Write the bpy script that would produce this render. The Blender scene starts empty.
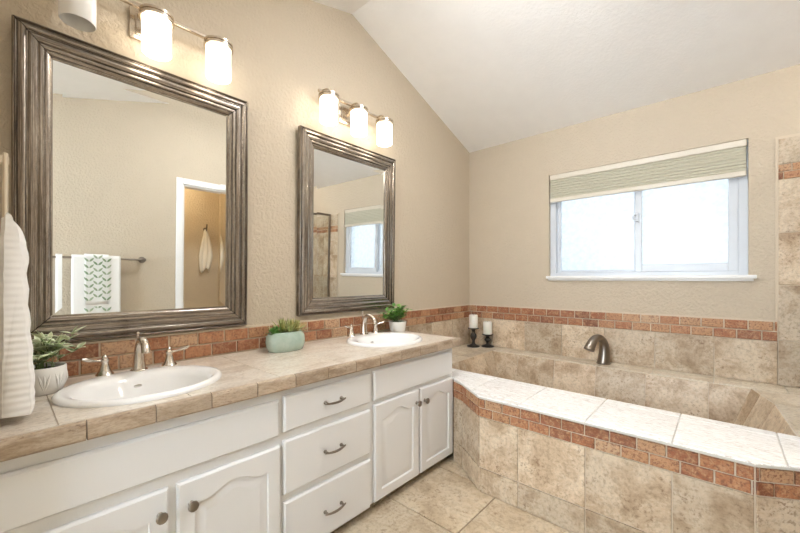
import bpy, bmesh, math, random
from mathutils import Vector, Matrix
random.seed(7)
SC = bpy.context.scene
COL = SC.collection
PI = math.pi

# ------------------------------------------------------------------ camera, world, lights, exposure
cam_d = bpy.data.cameras.new('camera')
cam_d.sensor_width = 36.0
cam_d.lens = 360.0/800.0*36.0
cam_d.shift_y = 12.5/800.0
cam_d.clip_start = 0.02
cam = bpy.data.objects.new('camera', cam_d)
COL.objects.link(cam)
cam.location = (1.98, -3.287, 1.22)
cam.rotation_euler = (PI/2, 0, math.radians(41.987))
SC.camera = cam

world = bpy.data.worlds.new('overcast_sky')
SC.world = world
world.use_nodes = True
bg = world.node_tree.nodes['Background']
bg.inputs[0].default_value = (0.90, 0.95, 1.0, 1)
bg.inputs[1].default_value = 0.6

def area(name, loc, rot, sx, sy, power, color):
    l = bpy.data.lights.new(name, 'AREA')
    l.shape = 'RECTANGLE'; l.size = sx; l.size_y = sy
    l.energy = power; l.color = color
    o = bpy.data.objects.new(name, l); COL.objects.link(o)
    o.location = loc; o.rotation_euler = rot
    return o
# daylight outside the bath window (faces -y), and fill light added outside an invented window behind the camera (faces +y)
area('window_daylight', (1.46, 0.30, 1.75), (-PI/2, 0, 0), 1.5, 1.1, 2.35, (0.93, 0.97, 1.0))
area('rear_fill', (1.15, -5.35, 1.60), (PI/2, 0, 0), 2.0, 1.7, 150, (0.95, 0.975, 1.0))

SC.view_settings.view_transform = 'Standard'
SC.view_settings.look = 'None'
SC.view_settings.exposure = 0.58
SC.view_settings.gamma = 1.0
SC.view_settings.use_curve_mapping = False
SC.cycles.use_denoising = True
SC.cycles.max_bounces = 10
SC.cycles.diffuse_bounces = 5
SC.cycles.glossy_bounces = 5
SC.cycles.transparent_max_bounces = 12
SC.cycles.sample_clamp_indirect = 6.0

# ------------------------------------------------------------------ material helpers
class NT:
    def __init__(s, name):
        s.m = bpy.data.materials.new(name); s.m.use_nodes = True
        s.t = s.m.node_tree; s.n = s.t.nodes; s.l = s.t.links
        s.bsdf = s.n['Principled BSDF']; s.out = s.n['Material Output']
    def new(s, typ, **kw):
        nd = s.n.new(typ)
        for k, v in kw.items(): setattr(nd, k, v)
        return nd
    def link(s, a, b): s.l.new(a, b)
    def set(s, **kw):
        for k, v in kw.items():
            s.bsdf.inputs[k.replace('_', ' ')].default_value = v
    def coords(s, which='Object', scale=(1, 1, 1), offs=None):
        tc = s.new('ShaderNodeTexCoord'); mp = s.new('ShaderNodeMapping')
        mp.inputs['Scale'].default_value = scale
        s.link(tc.outputs[which], mp.inputs['Vector'])
        if offs is not None: s.link(offs, mp.inputs['Location'])
        return mp.outputs[0]
    def noise(s, vec, scale, detail=3, rough=0.5, dist=0.0):
        nd = s.new('ShaderNodeTexNoise')
        nd.inputs['Scale'].default_value = scale; nd.inputs['Detail'].default_value = detail
        nd.inputs['Roughness'].default_value = rough; nd.inputs['Distortion'].default_value = dist
        s.link(vec, nd.inputs['Vector'])
        return nd.outputs['Fac']
    def ramp(s, fac, stops):
        r = s.new('ShaderNodeValToRGB'); e = r.color_ramp.elements
        while len(e) < len(stops): e.new(0.5)
        for el, (p, c) in zip(e, stops):
            el.position = p; el.color = c if len(c) == 4 else (*c, 1)
        s.link(fac, r.inputs[0])
        return r.outputs[0]
    def mix(s, fac, a, b, mode='MIX'):
        m = s.new('ShaderNodeMix', data_type='RGBA', blend_type=mode)
        for inp, v in ((m.inputs[0], fac), (m.inputs[6], a), (m.inputs[7], b)):
            if hasattr(v, 'links'): s.link(v, inp)
            elif isinstance(v, (int, float)): inp.default_value = v
            else: inp.default_value = (*v, 1) if len(v) == 3 else v
        return m.outputs[2]
    def attr(s, name='rnd'):
        a = s.new('ShaderNodeAttribute', attribute_name=name)
        sp = s.new('ShaderNodeSeparateColor'); s.link(a.outputs['Color'], sp.inputs[0])
        return a.outputs['Color'], sp.outputs
    def bump(s, h, strength=0.2, dist=0.01):
        b = s.new('ShaderNodeBump'); b.inputs['Strength'].default_value = strength
        b.inputs['Distance'].default_value = dist
        s.link(h, b.inputs['Height']); s.link(b.outputs[0], s.bsdf.inputs['Normal'])

def simple(name, col, rough=0.5, metal=0.0, **kw):
    t = NT(name); t.set(Base_Color=(*col, 1), Roughness=rough, Metallic=metal, **kw)
    return t.m

def wall_mat(name, col, b=0.5):
    t = NT(name); v = t.coords()
    n = t.noise(v, 9, 3)
    c = t.mix(n, [x*0.97 for x in col], [min(1, x*1.03) for x in col])
    t.link(c, t.bsdf.inputs['Base Color']); t.set(Roughness=0.62)
    h = t.noise(v, 55, 3, 0.55, 0.4)
    r = t.ramp(h, [(0.42, (0, 0, 0)), (0.6, (1, 1, 1))])
    t.bump(r, b, 0.005)
    return t.m

def stone_mat(name, dark, mid, light, rough=0.4, tone=0.22, scale=1.0, spec=0.4, stretch=(1, 1, 1)):
    """tumbled travertine: cloudy patches, fine pits, a tone of its own for every tile"""
    t = NT(name); col, ch = t.attr()
    sc = t.new('ShaderNodeVectorMath', operation='SCALE'); sc.inputs[3].default_value = 37.0
    t.link(col, sc.inputs[0])
    v = t.coords('Object', stretch, sc.outputs[0])
    n1 = t.noise(v, 6.0*scale, 8, 0.68, 0.35)
    c = t.ramp(n1, [(0.33, dark), (0.46, mid), (0.57, light), (0.72, mid)])
    n2 = t.noise(v, 60*scale, 5, 0.75, 0.2)
    g = t.ramp(n2, [(0.34, (0.72, 0.70, 0.68)), (0.52, (1, 1, 1)), (0.70, (1.08, 1.08, 1.08))])
    c = t.mix(1.0, c, g, 'MULTIPLY')
    f = t.ramp(n2, [(0.38, (1, 1, 1)), (0.46, (0, 0, 0))])
    n3 = t.noise(v, 7*scale, 3, 0.6, 0.4)
    f3 = t.ramp(n3, [(0.50, (0, 0, 0)), (0.64, (0.75, 0.75, 0.75))])
    mk = t.mix(1.0, f, f3, 'MULTIPLY')
    c = t.mix(mk, c, (dark[0]*0.62, dark[1]*0.50, dark[2]*0.45))
    tonev = t.new('ShaderNodeMapRange'); tonev.inputs[3].default_value = 1-tone; tonev.inputs[4].default_value = 1+tone*0.6
    t.link(ch[0], tonev.inputs[0])
    c = t.mix(1.0, c, tonev.outputs[0], 'MULTIPLY')
    t.link(c, t.bsdf.inputs['Base Color']); t.set(Roughness=rough)
    t.bsdf.inputs['Specular IOR Level'].default_value = spec
    t.bump(n2, 0.18, 0.002)
    return t.m

def brick_mat(name):
    t = NT(name); col, ch = t.attr()
    sc = t.new('ShaderNodeVectorMath', operation='SCALE'); sc.inputs[3].default_value = 37.0
    t.link(col, sc.inputs[0])
    v = t.coords('Object', (1, 1, 1), sc.outputs[0])
    base = t.ramp(ch[0], [(0.0, (0.19, 0.065, 0.030)), (0.3, (0.31, 0.110, 0.048)), (0.6, (0.40, 0.165, 0.075)), (0.82, (0.45, 0.245, 0.125)), (1.0, (0.52, 0.36, 0.23))])
    n1 = t.noise(v, 38, 6, 0.72, 0.8)
    f = t.ramp(n1, [(0.44, (0, 0, 0)), (0.64, (1, 1, 1))])
    c = t.mix(t.mix(1.0, f, (0.8, 0.8, 0.8), 'MULTIPLY'), base, (0.55, 0.33, 0.18))
    n2 = t.noise(v, 95, 4, 0.7)
    f2 = t.ramp(n2, [(0.38, (0.9, 0.9, 0.9)), (0.50, (0, 0, 0))])
    c = t.mix(f2, c, (0.21, 0.085, 0.045))
    t.link(c, t.bsdf.inputs['Base Color']); t.set(Roughness=0.55)
    t.bump(n1, 0.35, 0.004)
    return t.m

M = {}
M['wall'] = wall_mat('beige_textured_paint', (0.560, 0.478, 0.366))
M['wall_closet'] = wall_mat('lamp_tinted_beige_paint', (0.60, 0.49, 0.34))  # incandescent warmth of the small room tinted into its wall colour
M['ceiling'] = wall_mat('white_ceiling_paint', (0.90, 0.89, 0.875), 0.15)
M['grout'] = simple('cream_grout', (0.62, 0.53, 0.41), 0.85)
M['grout_floor'] = simple('floor_grout', (0.30, 0.24, 0.17), 0.85)
M['grout_counter'] = simple('counter_grout', (0.56, 0.48, 0.385), 0.8)
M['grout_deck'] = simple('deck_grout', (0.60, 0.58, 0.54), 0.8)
M['stone'] = stone_mat('travertine_tile', (0.37, 0.262, 0.165), (0.54, 0.418, 0.290), (0.67, 0.565, 0.428), 0.42)
M['deck'] = stone_mat('glare_white_deck_tile', (0.84, 0.83, 0.815), (0.88, 0.875, 0.865), (0.91, 0.91, 0.905), 0.26, 0.03, 1.0, 0.5, (0.5, 2.2, 1))  # window glare on the deck painted in as a near-white stone colour
M['ledge'] = stone_mat('ledge_tile', (0.50, 0.41, 0.30), (0.60, 0.51, 0.39), (0.68, 0.61, 0.50), 0.38, 0.10)
M['floor'] = stone_mat('floor_tile', (0.38, 0.29, 0.19), (0.49, 0.39, 0.27), (0.57, 0.48, 0.355), 0.36, 0.14, 0.8)
M['counter'] = stone_mat('counter_tile', (0.54, 0.45, 0.355), (0.66, 0.58, 0.485), (0.74, 0.68, 0.60), 0.28, 0.08, 1.3, 0.45, (1.6, 0.8, 1))
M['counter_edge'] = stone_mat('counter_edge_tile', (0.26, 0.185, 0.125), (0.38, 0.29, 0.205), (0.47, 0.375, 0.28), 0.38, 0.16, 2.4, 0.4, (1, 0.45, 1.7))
M['brick'] = brick_mat('terracotta_brick_tile')
M['white_paint'] = simple('white_cabinet_paint', (0.735, 0.735, 0.735), 0.38)
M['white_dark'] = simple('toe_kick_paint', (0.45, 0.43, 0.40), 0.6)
M['white_trim'] = simple('white_trim_paint', (0.84, 0.84, 0.835), 0.35)
M['vinyl'] = simple('white_vinyl', (0.61, 0.65, 0.70), 0.30)
M['porcelain'] = simple('white_porcelain', (0.86, 0.855, 0.845), 0.08)
M['nickel'] = simple('brushed_nickel', (0.66, 0.60, 0.53), 0.22, 1.0)
M['nickel_warm'] = simple('satin_nickel', (0.72, 0.64, 0.53), 0.28, 1.0)
M['bronze'] = simple('aged_pewter', (0.28, 0.245, 0.21), 0.34, 1.0)
M['dark_bronze'] = simple('dark_bronze', (0.14, 0.105, 0.08), 0.4, 0.9)
M['black_iron'] = simple('black_turned_finish', (0.018, 0.016, 0.015), 0.28)
M['black'] = simple('black_gap', (0.012, 0.011, 0.010), 0.7)
M['wax'] = simple('ivory_wax', (0.86, 0.84, 0.79), 0.5, Subsurface_Weight=0.15)
M['wick'] = simple('wick', (0.12, 0.10, 0.08), 0.9)
M['soil'] = simple('dark_potting_soil', (0.035, 0.025, 0.018), 0.95)
M['pot_white'] = simple('white_ceramic', (0.80, 0.78, 0.74), 0.35)
M['stem'] = simple('plant_stem', (0.16, 0.22, 0.09), 0.7)
M['drain'] = simple('drain_metal', (0.7, 0.68, 0.65), 0.2, 1.0)
M['fixture_metal'] = simple('fixture_nickel', (0.62, 0.54, 0.44), 0.26, 1.0)

def mirror_mat():
    t = NT('silvered_mirror'); t.set(Base_Color=(0.86, 0.875, 0.86, 1), Metallic=1.0, Roughness=0.0)
    return t.m
M['mirror'] = mirror_mat()

def frame_mat():
    t = NT('brushed_pewter_wood')
    v = t.coords('UV', (3.0, 330.0, 1))
    n = t.noise(v, 1.0, 5, 0.65, 0.2)
    v2 = t.coords('UV', (26, 420.0, 1))
    n2 = t.noise(v2, 1.0, 3, 0.6, 0.1)
    c = t.ramp(n, [(0.32, (0.10, 0.080, 0.064)), (0.5, (0.30, 0.26, 0.22)), (0.66, (0.62, 0.57, 0.51))])
    c = t.mix(t.ramp(n2, [(0.35, (0.5, 0.5, 0.5)), (0.55, (0, 0, 0))]), c, (0.08, 0.06, 0.045))
    t.link(c, t.bsdf.inputs['Base Color']); t.set(Roughness=0.27, Metallic=0.88)
    t.bump(n2, 0.15, 0.001)
    return t.m
M['frame'] = frame_mat()

def celadon():
    t = NT('celadon_glaze'); v = t.coords()
    n = t.noise(v, 14, 4, 0.6)
    c = t.ramp(n, [(0.35, (0.33, 0.44, 0.37)), (0.6, (0.45, 0.55, 0.47)), (0.75, (0.58, 0.65, 0.56))])
    t.link(c, t.bsdf.inputs['Base Color']); t.set(Roughness=0.16)
    return t.m
M['celadon'] = celadon()

def leaf_mat(name, c0, c1, c2, rough=0.45, edge=None):
    t = NT(name); col, ch = t.attr()
    c = t.ramp(ch[0], [(0.0, c0), (0.5, c1), (1.0, c2)])
    if edge is not None:
        f = t.ramp(ch[1], [(0.35, (0, 0, 0)), (0.95, (1, 1, 1))])
        c = t.mix(f, c, edge)
    t.link(c, t.bsdf.inputs['Base Color']); t.set(Roughness=rough)
    t.bsdf.inputs['Subsurface Weight'].default_value = 0.0
    return t.m
M['leaf_pale'] = leaf_mat('variegated_leaf', (0.17, 0.26, 0.09), (0.42, 0.52, 0.26), (0.66, 0.72, 0.48), 0.5, (0.86, 0.89, 0.70))
M['leaf_green'] = leaf_mat('fresh_green_leaf', (0.06, 0.20, 0.03), (0.13, 0.36, 0.055), (0.28, 0.52, 0.10), 0.4)
M['succulent'] = leaf_mat('succulent_leaf', (0.10, 0.24, 0.06), (0.34, 0.38, 0.12), (0.55, 0.40, 0.16), 0.4, (0.62, 0.60, 0.30))
M['succulent_green'] = leaf_mat('succulent_green_leaf', (0.05, 0.17, 0.03), (0.13, 0.33, 0.07), (0.26, 0.45, 0.13), 0.4)

def cloth_mat(name, col, mode='terry'):
    t = NT(name); t.set(Base_Color=(*col, 1), Roughness=0.9)
    t.bsdf.inputs['Sheen Weight'].default_value = 0.15
    if mode == 'waffle':
        w1 = t.new('ShaderNodeTexWave', wave_type='BANDS', bands_direction='Z'); w1.inputs['Scale'].default_value = 17
        t.link(t.coords(), w1.inputs['Vector'])
        w1.inputs['Distortion'].default_value = 0.6
        w2 = t.new('ShaderNodeTexWave', wave_type='BANDS', bands_direction='X'); w2.inputs['Scale'].default_value = 26
        t.link(t.coords(), w2.inputs['Vector'])
        h = t.mix(0.5, w1.outputs['Color'], w2.outputs['Color'])
        t.bump(h, 0.38, 0.006)
    else:
        t.bump(t.noise(t.coords(), 260, 3, 0.7), 0.5, 0.002)
    return t.m
M['towel_white'] = cloth_mat('white_terry', (0.84, 0.83, 0.81))
M['towel_waffle'] = cloth_mat('white_waffle_cloth', (0.86, 0.855, 0.84), 'waffle')
M['towel_cream'] = cloth_mat('cream_cotton', (0.80, 0.75, 0.65))
M['leaf_print'] = leaf_mat('sage_leaf_print', (0.20, 0.29, 0.17), (0.30, 0.38, 0.25), (0.40, 0.46, 0.33), 0.9)

def frosted():
    t = NT('frosted_window_glass')
    t.n.remove(t.bsdf)
    tr = t.new('ShaderNodeBsdfTransparent'); tl = t.new('ShaderNodeBsdfTranslucent'); gl = t.new('ShaderNodeBsdfGlossy')
    tr.inputs[0].default_value = (0.93, 0.97, 1.0, 1); tl.inputs[0].default_value = (0.9, 0.95, 1, 1)
    gl.inputs['Roughness'].default_value = 0.3
    n = t.noise(t.coords('Object', (1, 1, 1)), 26, 4, 0.6)
    r = t.ramp(n, [(0.3, (0.34, 0.34, 0.34)), (0.7, (0.56, 0.56, 0.56))])
    m1 = t.new('ShaderNodeMixShader'); t.link(r, m1.inputs[0]); t.link(tr.outputs[0], m1.inputs[1]); t.link(tl.outputs[0], m1.inputs[2])
    m2 = t.new('ShaderNodeMixShader'); m2.inputs[0].default_value = 0.04
    t.link(m1.outputs[0], m2.inputs[1]); t.link(gl.outputs[0], m2.inputs[2])
    t.link(m2.outputs[0], t.out.inputs[0])
    return t.m
M['frosted'] = frosted()

def clear_glass():
    t = NT('clear_shower_glass')
    t.n.remove(t.bsdf)
    tr = t.new('ShaderNodeBsdfTransparent'); tr.inputs[0].default_value = (0.97, 0.985, 0.98, 1)
    gl = t.new('ShaderNodeBsdfGlossy'); gl.inputs['Roughness'].default_value = 0.0
    
    m = t.new('ShaderNodeMixShader'); m.inputs[0].default_value = 0.06; t.link(tr.outputs[0], m.inputs[1]); t.link(gl.outputs[0], m.inputs[2])
    t.link(m.outputs[0], t.out.inputs[0])
    return t.m
M['glass'] = clear_glass()

def lit_shade(strength):
    t = NT('lit_opal_glass'); t.set(Base_Color=(0.9, 0.88, 0.84, 1), Roughness=0.3)
    t.bsdf.inputs['Emission Color'].default_value = (1.0, 0.91, 0.78, 1)
    t.bsdf.inputs['Emission Strength'].default_value = strength
    return t.m
M['shade_lit'] = lit_shade(4.2)
M['shade_off'] = simple('unlit_opal_glass', (0.84, 0.83, 0.81), 0.25)

def blind_mat():
    t = NT('cellular_blind_fabric'); t.set(Base_Color=(0.50, 0.48, 0.385, 1), Roughness=0.8)
    w = t.new('ShaderNodeTexWave', wave_type='BANDS', bands_direction='Z'); w.inputs['Scale'].default_value = 28
    t.link(t.coords(), w.inputs['Vector']); t.bump(w.outputs['Color'], 0.5, 0.004)
    return t.m
M['blind'] = blind_mat()
M['blind_rail'] = simple('cream_blind_rail', (0.66, 0.61, 0.52), 0.4)

# ------------------------------------------------------------------ mesh helpers
def new_bm():
    bm = bmesh.new(); bm.loops.layers.float_color.new('rnd'); bm.loops.layers.uv.new('UVMap')
    return bm

def paint(bm, faces, c):
    L = bm.loops.layers.float_color['rnd']
    for f in faces:
        for l in f.loops: l[L] = c

def rndc(): return (random.random(), random.random(), random.random(), 1)

def obj(name, bm, mats, parent=None, local=False, smooth=None, kind=None):
    """link bm as ONE mesh object; bm is in world space unless local. smooth = sharp-edge angle in degrees."""
    if not isinstance(mats, (list, tuple)): mats = [mats]
    bmesh.ops.recalc_face_normals(bm, faces=bm.faces)
    if smooth is not None:
        a = math.radians(smooth)
        for f in bm.faces: f.smooth = True
        for e in bm.edges:
            if len(e.link_faces) == 2 and e.calc_face_angle(0) > a: e.smooth = False
    loc = Vector((0, 0, 0))
    if parent is not None and not local:
        p = parent; off = Vector((0, 0, 0))
        while p is not None: off += p.location; p = p.parent
        bmesh.ops.translate(bm, vec=-off, verts=bm.verts)
    elif parent is None:
        xs = [v.co.x for v in bm.verts]; ys = [v.co.y for v in bm.verts]; zs = [v.co.z for v in bm.verts]
        loc = Vector(((min(xs)+max(xs))/2, (min(ys)+max(ys))/2, min(zs)))
        bmesh.ops.translate(bm, vec=-loc, verts=bm.verts)
    me = bpy.data.meshes.new(name)
    bm.to_mesh(me); bm.free()
    for m in mats: me.materials.append(m if not isinstance(m, str) else M[m])
    o = bpy.data.objects.new(name, me); COL.objects.link(o)
    o.location = loc
    if parent is not None: o.parent = parent
    if kind: o['kind'] = kind
    return o

def tag(o, label, cat, group=None):
    o['label'] = label; o['category'] = cat
    if group: o['group'] = group
    return o

def thing(name, label, cat, loc, rot=(0, 0, 0), group=None):
    o = bpy.data.objects.new(name, None); COL.objects.link(o)
    o.location = loc; o.rotation_euler = rot; o.empty_display_size = 0.05
    return tag(o, label, cat, group)

def part_label(o, s): o['label'] = s; return o

def face(bm, pts, mi=0):
    f = bm.faces.new([bm.verts.new(p) for p in pts]); f.material_index = mi
    return f

def box(bm, lo, hi, bev=0.0, mi=0, seg=1):
    c = [(lo[i]+hi[i])/2 for i in range(3)]; s = [hi[i]-lo[i] for i in range(3)]
    r = bmesh.ops.create_cube(bm, size=1.0, matrix=Matrix.Translation(c) @ Matrix.Diagonal((*s, 1)))
    vs = r['verts']
    fs = list({f for v in vs for f in v.link_faces})
    for f in fs: f.material_index = mi
    if bev > 0:
        es = list({e for v in vs for e in v.link_edges})
        rr = bmesh.ops.bevel(bm, geom=es, offset=bev, segments=seg, profile=0.6, affect='EDGES')
        for f in rr['faces']: f.material_index = mi
    return vs

def prism(bm, pts, axis, a, b, mi=0):
    """extrude polygon pts (2-D, in the two other axes, cyclic order) from a to b along axis"""
    def P(p, t):
        if axis == 'x': return (t, p[0], p[1])
        if axis == 'y': return (p[0], t, p[1])
        return (p[0], p[1], t)
    A = [bm.verts.new(P(p, a)) for p in pts]; B = [bm.verts.new(P(p, b)) for p in pts]
    n = len(pts); fs = [bm.faces.new(A), bm.faces.new(B[::-1])]
    for i in range(n): fs.append(bm.faces.new((A[i], A[(i+1) % n], B[(i+1) % n], B[i])))
    for f in fs: f.material_index = mi
    return A, B

def lathe(bm, prof, c=(0, 0, 0), n=24, sx=1.0, sy=1.0, mi=0, caps=True, squ=0):
    rings = []
    for r, z in prof:
        ring = []
        for i in range(n):
            a = 2*PI*i/n; ca, sa = math.cos(a), math.sin(a)
            if squ:
                k = (abs(ca)**squ+abs(sa)**squ)**(-1.0/squ); ca, sa = ca*k, sa*k
            ring.append(bm.verts.new((c[0]+r*sx*ca, c[1]+r*sy*sa, c[2]+z)))
        rings.append(ring)
    fs = []
    for a, b in zip(rings, rings[1:]):
        for i in range(n): fs.append(bm.faces.new((a[i], a[(i+1) % n], b[(i+1) % n], b[i])))
    if caps:
        fs.append(bm.faces.new(rings[0][::-1])); fs.append(bm.faces.new(rings[-1]))
    for f in fs: f.material_index = mi
    return fs

def tube(bm, pts, rad, n=12, flat=1.0, mi=0, up=None):
    pts = [Vector(p) for p in pts]
    if not isinstance(rad, (list, tuple)): rad = [rad]*len(pts)
    rings = []; prev = Vector(up) if up else None
    for i, p in enumerate(pts):
        t = (pts[min(i+1, len(pts)-1)]-pts[max(i-1, 0)]).normalized()
        if prev is None: prev = Vector((0, 0, 1)) if abs(t.z) < 0.9 else Vector((1, 0, 0))
        s = t.cross(prev)
        if s.length < 1e-5: s = t.orthogonal()
        s.normalize(); u = s.cross(t).normalized(); prev = u
        rings.append([bm.verts.new(p+(s*math.cos(2*PI*k/n)+u*math.sin(2*PI*k/n)*flat)*rad[i]) for k in range(n)])
    fs = []
    for a, b in zip(rings, rings[1:]):
        for k in range(n): fs.append(bm.faces.new((a[k], a[(k+1) % n], b[(k+1) % n], b[k])))
    fs.append(bm.faces.new(rings[0][::-1])); fs.append(bm.faces.new(rings[-1]))
    for f in fs: f.material_index = mi
    return fs

def bez(p0, p1, p2, p3, n=12):
    p0, p1, p2, p3 = map(Vector, (p0, p1, p2, p3)); out = []
    for i in range(n+1):
        t = i/n; s = 1-t
        out.append(p0*s**3+p1*3*s*s*t+p2*3*s*t*t+p3*t**3)
    return out

# ---- tiles: clip a grid to a convex region, shrink each cell by the joint, raise it off the grout
def clip_half(poly, p, d):
    out = []
    for i in range(len(poly)):
        a, b = poly[i], poly[(i+1) % len(poly)]
        da = (a[0]-p[0])*d[0]+(a[1]-p[1])*d[1]; db = (b[0]-p[0])*d[0]+(b[1]-p[1])*d[1]
        if da >= -1e-9: out.append(a)
        if (da > 1e-9 and db < -1e-9) or (da < -1e-9 and db > 1e-9):
            t = da/(da-db); out.append((a[0]+(b[0]-a[0])*t, a[1]+(b[1]-a[1])*t))
    return out

def area2(p): return 0.5*sum(p[i][0]*p[(i+1) % len(p)][1]-p[(i+1) % len(p)][0]*p[i][1] for i in range(len(p)))

def inset(poly, d):
    if area2(poly) < 0: poly = poly[::-1]
    out = list(poly)
    for i in range(len(poly)):
        a, b = poly[i], poly[(i+1) % len(poly)]
        ex, ey = b[0]-a[0], b[1]-a[1]; L = math.hypot(ex, ey)
        if L < 1e-6: continue
        nx, ny = -ey/L, ex/L
        out = clip_half(out, (a[0]+nx*d, a[1]+ny*d), (nx, ny))
        if len(out) < 3: return []
    res = []
    for q in out:
        if not res or math.hypot(q[0]-res[-1][0], q[1]-res[-1][1]) > 1e-5: res.append(q)
    if len(res) > 1 and math.hypot(res[0][0]-res[-1][0], res[0][1]-res[-1][1]) < 1e-5: res.pop()
    return res if len(res) >= 3 else []

def tile_region(bm, org, u, v, n, region, us, vs, gap=0.004, h=0.006, bev=0.0022, mi=0, stagger=None, z0=0.0, closed=False):
    """region: convex polygon in (u,v). us / vs: joint lines. stagger: per-row shift of us."""
    org, u, v, n = Vector(org), Vector(u), Vector(v), Vector(n)
    if area2(region) < 0: region = region[::-1]
    for j in range(len(vs)-1):
        off = stagger[j % len(stagger)] if stagger else 0.0
        for i in range(len(us)-1):
            a, b, c, d = us[i]+off, us[i+1]+off, vs[j], vs[j+1]
            poly = [(a, c), (b, c), (b, d), (a, d)]
            for k in range(len(region)):
                p, q = region[k], region[(k+1) % len(region)]
                poly = clip_half(poly, p, (-(q[1]-p[1]), q[0]-p[0]))
                if len(poly) < 3: break
            if len(poly) < 3 or abs(area2(poly)) < 2e-5: continue
            base = inset(poly, gap/2)
            if not base: continue
            top = inset(base, bev)
            if len(top) != len(base): top = base; hb = h
            else: hb = h-bev*0.7
            W = lambda p, t: org+u*p[0]+v*p[1]+n*t
            A = [bm.verts.new(W(p, z0)) for p in base]; B = [bm.verts.new(W(p, hb)) for p in base]; C = [bm.verts.new(W(p, h)) for p in top]
            m = len(base); fs = []
            for k in range(m):
                fs.append(bm.faces.new((A[k], A[(k+1) % m], B[(k+1) % m], B[k])))
                if hb != h: fs.append(bm.faces.new((B[k], B[(k+1) % m], C[(k+1) % m], C[k])))
            fs.append(bm.faces.new(C if hb != h else B))
            if closed: fs.append(bm.faces.new(A[::-1]))
            for f in fs: f.material_index = mi
            paint(bm, fs, rndc())

def rng(a, b, step, start=None):
    s = a if start is None else start
    while s > a: s -= step
    out = [s]
    while out[-1] < b: out.append(out[-1]+step)
    return out

X, Y, Z = Vector((1, 0, 0)), Vector((0, 1, 0)), Vector((0, 0, 1))

# ------------------------------------------------------------------ THE SETTING
XR = 2.36          # right (opposite) wall plane
YN = -3.37         # short return wall at the vanity's left end
YB = -5.0          # rear wall
RID = (-1.60, 3.117)
def zceil(y):
    if y > RID[0]: return 2.54+(RID[1]-2.54)*(-y)/1.6
    return max(2.55, RID[1]+0.29*(y-RID[0]))
YF = -1.60-(3.117-2.55)/0.29

bm = new_bm()
prof = [(0.1, 2.54-0.036), (RID[0], RID[1]), (YF, 2.55), (YB-0.1, 2.55)]
pts = prof+[(YB-0.1, 3.4), (0.1, 3.4)]
prism(bm, pts, 'x', -0.1, 3.55)
obj('ceiling', bm, 'ceiling', kind='structure')

bm = new_bm()
prism(bm, [(0.0, -0.05), (YB, -0.05), (YB, 2.56), (YF, 2.56), (RID[0], RID[1]+0.01), (0.0, 2.55)], 'x', -0.1, 0.0)
obj('wall_left', bm, 'wall', kind='structure')

# back wall with the window opening
WX0, WX1, WZ0, WZ1 = 0.815, 2.100, 1.245, 2.146
bm = new_bm()
box(bm, (-0.1, 0, -0.05), (WX0, 0.14, 2.56)); box(bm, (WX1, 0, -0.05), (3.55, 0.14, 2.56))
box(bm, (WX0, 0, -0.05), (WX1, 0.14, WZ0)); box(bm, (WX0, 0, WZ1), (WX1, 0.14, 2.56))
obj('wall_back', bm, 'wall', kind='structure')

# right wall with the doorway to the small room
DY0, DY1, DZ = -1.985, -1.415, 2.165
bm = new_bm()
prism(bm, [(YB, -0.05), (DY0, -0.05), (DY0, zceil(DY0)+0.01), (YF, 2.56), (YB, 2.56)], 'x', XR, XR+0.12)
prism(bm, [(DY0, DZ), (DY1, DZ), (DY1, zceil(DY1)+0.01), (RID[0], RID[1]+0.01), (DY0, zceil(DY0)+0.01)], 'x', XR, XR+0.12)
prism(bm, [(DY1, -0.05), (-1.27, -0.05), (-1.27, zceil(-1.27)+0.01), (DY1, zceil(DY1)+0.01)], 'x', XR, XR+0.12)
box(bm, (XR+0.12, -1.31, -0.05), (3.55, -1.27, 3.2))
box(bm, (3.45, -1.27, -0.05), (3.55, 0.0, 3.2))
obj('wall_right', bm, 'wall', kind='structure')

bm = new_bm()
box(bm, (0, YN-0.11, -0.05), (0.74, YN, 2.75))
obj('wall_near', bm, 'wall', kind='structure')

# rear wall (behind the camera), its unseen window added to bring in fill light
bm = new_bm()
box(bm, (-0.1, YB-0.12, -0.05), (0.35, YB, 2.6)); box(bm, (1.95, YB-0.12, -0.05), (XR+0.12, YB, 2.6))
box(bm, (0.35, YB-0.12, -0.05), (1.95, YB, 0.9)); box(bm, (0.35, YB-0.12, 2.25), (1.95, YB, 2.6))
obj('wall_rear', bm, 'wall', kind='structure')
bm = new_bm()
for a, b in (((0.35, 0.9), (0.42, 2.25)), ((1.88, 0.9), (1.95, 2.25)), ((0.42, 0.9), (1.88, 0.97)), ((0.42, 2.18), (1.88, 2.25)), ((1.12, 0.97), (1.18, 2.18))):
    box(bm, (a[0], YB-0.1, a[1]), (b[0], YB-0.03, b[1]))
w2 = obj('added_fill_window', bm, 'vinyl', kind='structure')
bm = new_bm(); box(bm, (0.42, YB-0.068, 0.97), (1.88, YB-0.062, 2.18)); obj('pane', bm, 'frosted', w2)

# the small room behind the doorway
bm = new_bm()
box(bm, (3.10, -2.6, -0.05), (3.20, -1.31, 2.55)); box(bm, (XR+0.12, -2.6, -0.05), (3.20, -2.5, 2.55))
box(bm, (XR+0.12, -1.325, -0.05), (3.10, -1.31, 2.55))
obj('wall_closet', bm, 'wall_closet', kind='structure')
bm = new_bm(); box(bm, (XR+0.12, -2.6, 2.5), (3.20, -1.31, 2.56)); obj('ceiling_closet', bm, 'ceiling', kind='structure')

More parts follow.
